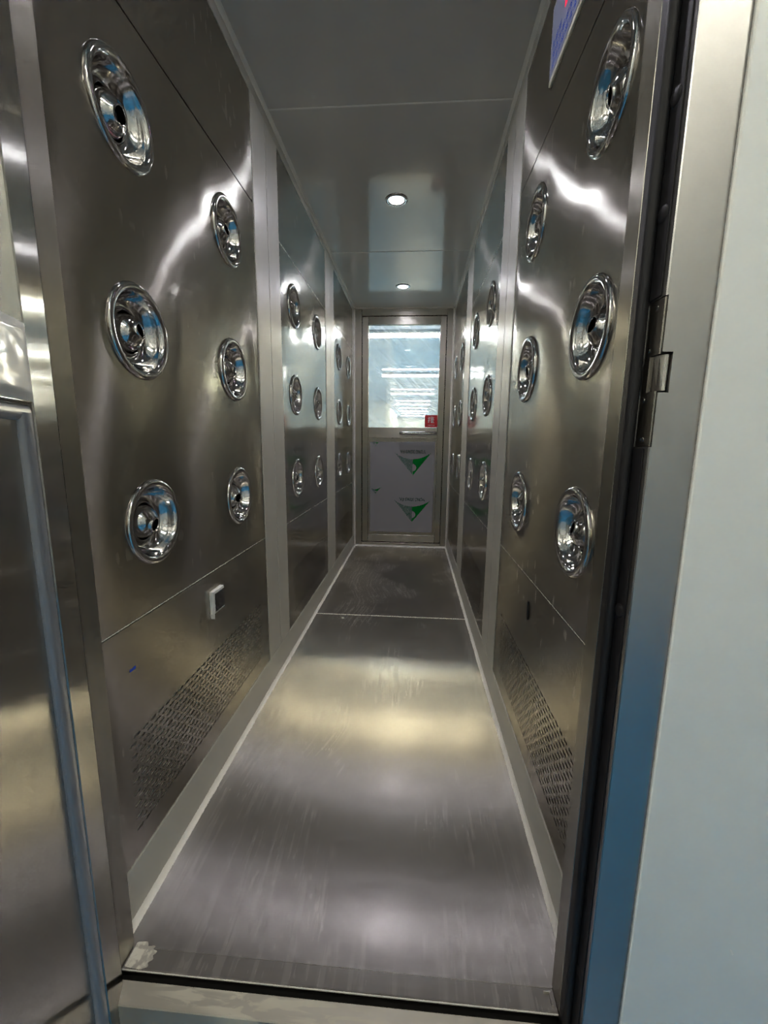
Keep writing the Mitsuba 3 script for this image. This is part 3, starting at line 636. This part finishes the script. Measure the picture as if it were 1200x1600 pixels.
put('ceiling_room', cbox((XL, YB, ZC), (XR, 0.34, ZC + 0.06)), 'm_white_wall'); lab('ceiling_room', 'white ceiling of the front room', kind='structure')

def strip_light(key, x, y, z, length, wide, rad, label, group):
    lab(key, label, 'strip light', group)
    put(f'{key}__housing', cbox((x - length / 2 - 0.02, y - wide / 2 - 0.006, z + 0.032), (x + length / 2 + 0.02, y + wide / 2 + 0.006, z + 0.054), 0.004), 'm_white_plastic')
    d = trimesh.creation.extrude_polygon(sg.Polygon([(-wide / 2, 0.0318), (wide / 2, 0.0318), (wide / 2, 0.012), (wide * 0.32, 0.0), (-wide * 0.32, 0.0), (-wide / 2, 0.012)]), length, engine='earcut')
    d.apply_transform(frame4((x - length / 2, y, z), (0, 1, 0), (0, 0, 1), (1, 0, 0)))
    scene[f'{key}__diffuser'] = mikit.ply(d, 'm_white_plastic', emitter={'type': 'area', 'radiance': rgb(*rad)})
for i, (x, side_) in enumerate([(1.25, 'right'), (-0.95, 'left')]):
    strip_light(num('room_strip_light', i), x, -0.74, ZC - 0.055, 1.2, 0.12, ROOM_LAMP, f'white ceiling strip light on the {side_} of the front room', 'strip lights of the front room')

# ------------------------------------------------------------------ the long hall behind the far door
HY0, HY1, HX0, HX1, HZC = 3.36, 25.6, -3.6, 4.4, 2.42
put('floor_hall', cbox((HX0, HY0, ZF - 0.05), (HX1, HY1, ZF)), 'm_hall_floor'); lab('floor_hall', 'blue floor of the hall beyond the far door', kind='structure')
put('ceiling_hall', cbox((HX0, HY0, HZC), (HX1, HY1, HZC + 0.06)), 'm_hall_ceiling'); lab('ceiling_hall', 'pale blue glossy ceiling of the hall beyond the far door', kind='structure')
put('wall_hall_end', cbox((HX0, HY1, ZF), (HX1, HY1 + 0.08, HZC)), 'm_hall_wall'); lab('wall_hall_end', 'white end wall of the hall', kind='structure')
put('wall_hall_right', cbox((HX1, HY0, ZF), (HX1 + 0.08, HY1, HZC)), 'm_hall_wall'); lab('wall_hall_right', 'white right wall of the hall', kind='structure')
put('wall_hall_left', cbox((HX0 - 0.08, HY0, ZF), (HX0, HY1, HZC)), 'm_hall_wall'); lab('wall_hall_left', 'white left wall of the hall', kind='structure')
put('wall_hall_near', trimesh.util.concatenate([cbox((HX0, HY0 + 0.001, ZF), (-0.001, HY0 + 0.06, HZC)), cbox((W + 0.001, HY0 + 0.001, ZF), (HX1, HY0 + 0.06, HZC)), cbox((-0.001, HY0 + 0.001, 2.0), (W + 0.001, HY0 + 0.06, HZC))]), 'm_hall_wall')
lab('wall_hall_near', 'white hall wall around the far door', kind='structure')
# block of rooms that narrows the hall on the left, with a white corner post
put('wall_partition', cbox((HX0, 15.9, ZF), (-0.52, HY1, HZC), 0.01), 'm_hall_wall'); lab('wall_partition', 'pale partition narrowing the left of the hall, seen through the glass', kind='structure')
put('trim_19', cbox((-0.60, 15.84, ZF), (-0.44, 15.99, HZC - 0.001), 0.01), 'm_white_plastic'); lab('trim_19', 'white corner post of the hall partition', kind='structure')
put('wall_partition_right', cbox((2.6, 19.0, ZF), (HX1, HY1, HZC), 0.01), 'm_hall_wall'); lab('wall_partition_right', 'white partition at the far right of the hall', kind='structure')
# glazed office front along the left of the narrow part
win = 'window_1'
lab(win, 'white framed glazing along the left of the narrow part of the hall', kind='structure')
for i in range(4):
    ya = 16.6 + i * 2.2
    put(num(f'{win}__frame', i), trimesh.util.concatenate([cbox((-0.519, ya, 0.9), (-0.49, ya + 0.06, 2.2)), cbox((-0.519, ya + 1.7, 0.9), (-0.49, ya + 1.76, 2.2)), cbox((-0.519, ya + 0.06, 2.14), (-0.49, ya + 1.7, 2.2)), cbox((-0.519, ya + 0.06, 0.9), (-0.49, ya + 1.7, 0.96)), cbox((-0.519, ya + 0.06, 1.5), (-0.49, ya + 1.7, 1.54))]), 'm_white_plastic')
ORD = ['nearest', 'second', 'third', 'fourth', 'fifth', 'farthest']
for i in range(6):
    strip_light(num('hall_strip_light', i), 0.405, 5.88 + 3.545 * i, HZC - 0.082, 1.30, 0.14, HALL_TUBE, f'{ORD[i]} ceiling strip light seen through the far door glass', 'strip lights of the hall')
strip_light('hall_strip_light_010', 0.405, 4.13, HZC - 0.082, 0.60, 0.09, tuple(0.42 * c for c in HALL_TUBE), 'hall ceiling strip light just beyond the far door', 'strip lights of the hall')
for i, (x, y) in enumerate([(-2.6, 5.88), (-2.6, 9.42), (3.4, 5.88), (3.4, 9.42)]):
    strip_light(num('hall_strip_light', 6 + i), x, y, HZC - 0.082, 1.30, 0.14, HALL_TUBE, f'hall ceiling strip light off the {"left" if x < 0 else "right"} of the far door, {"near" if y < 7 else "far"} one', 'strip lights of the hall')
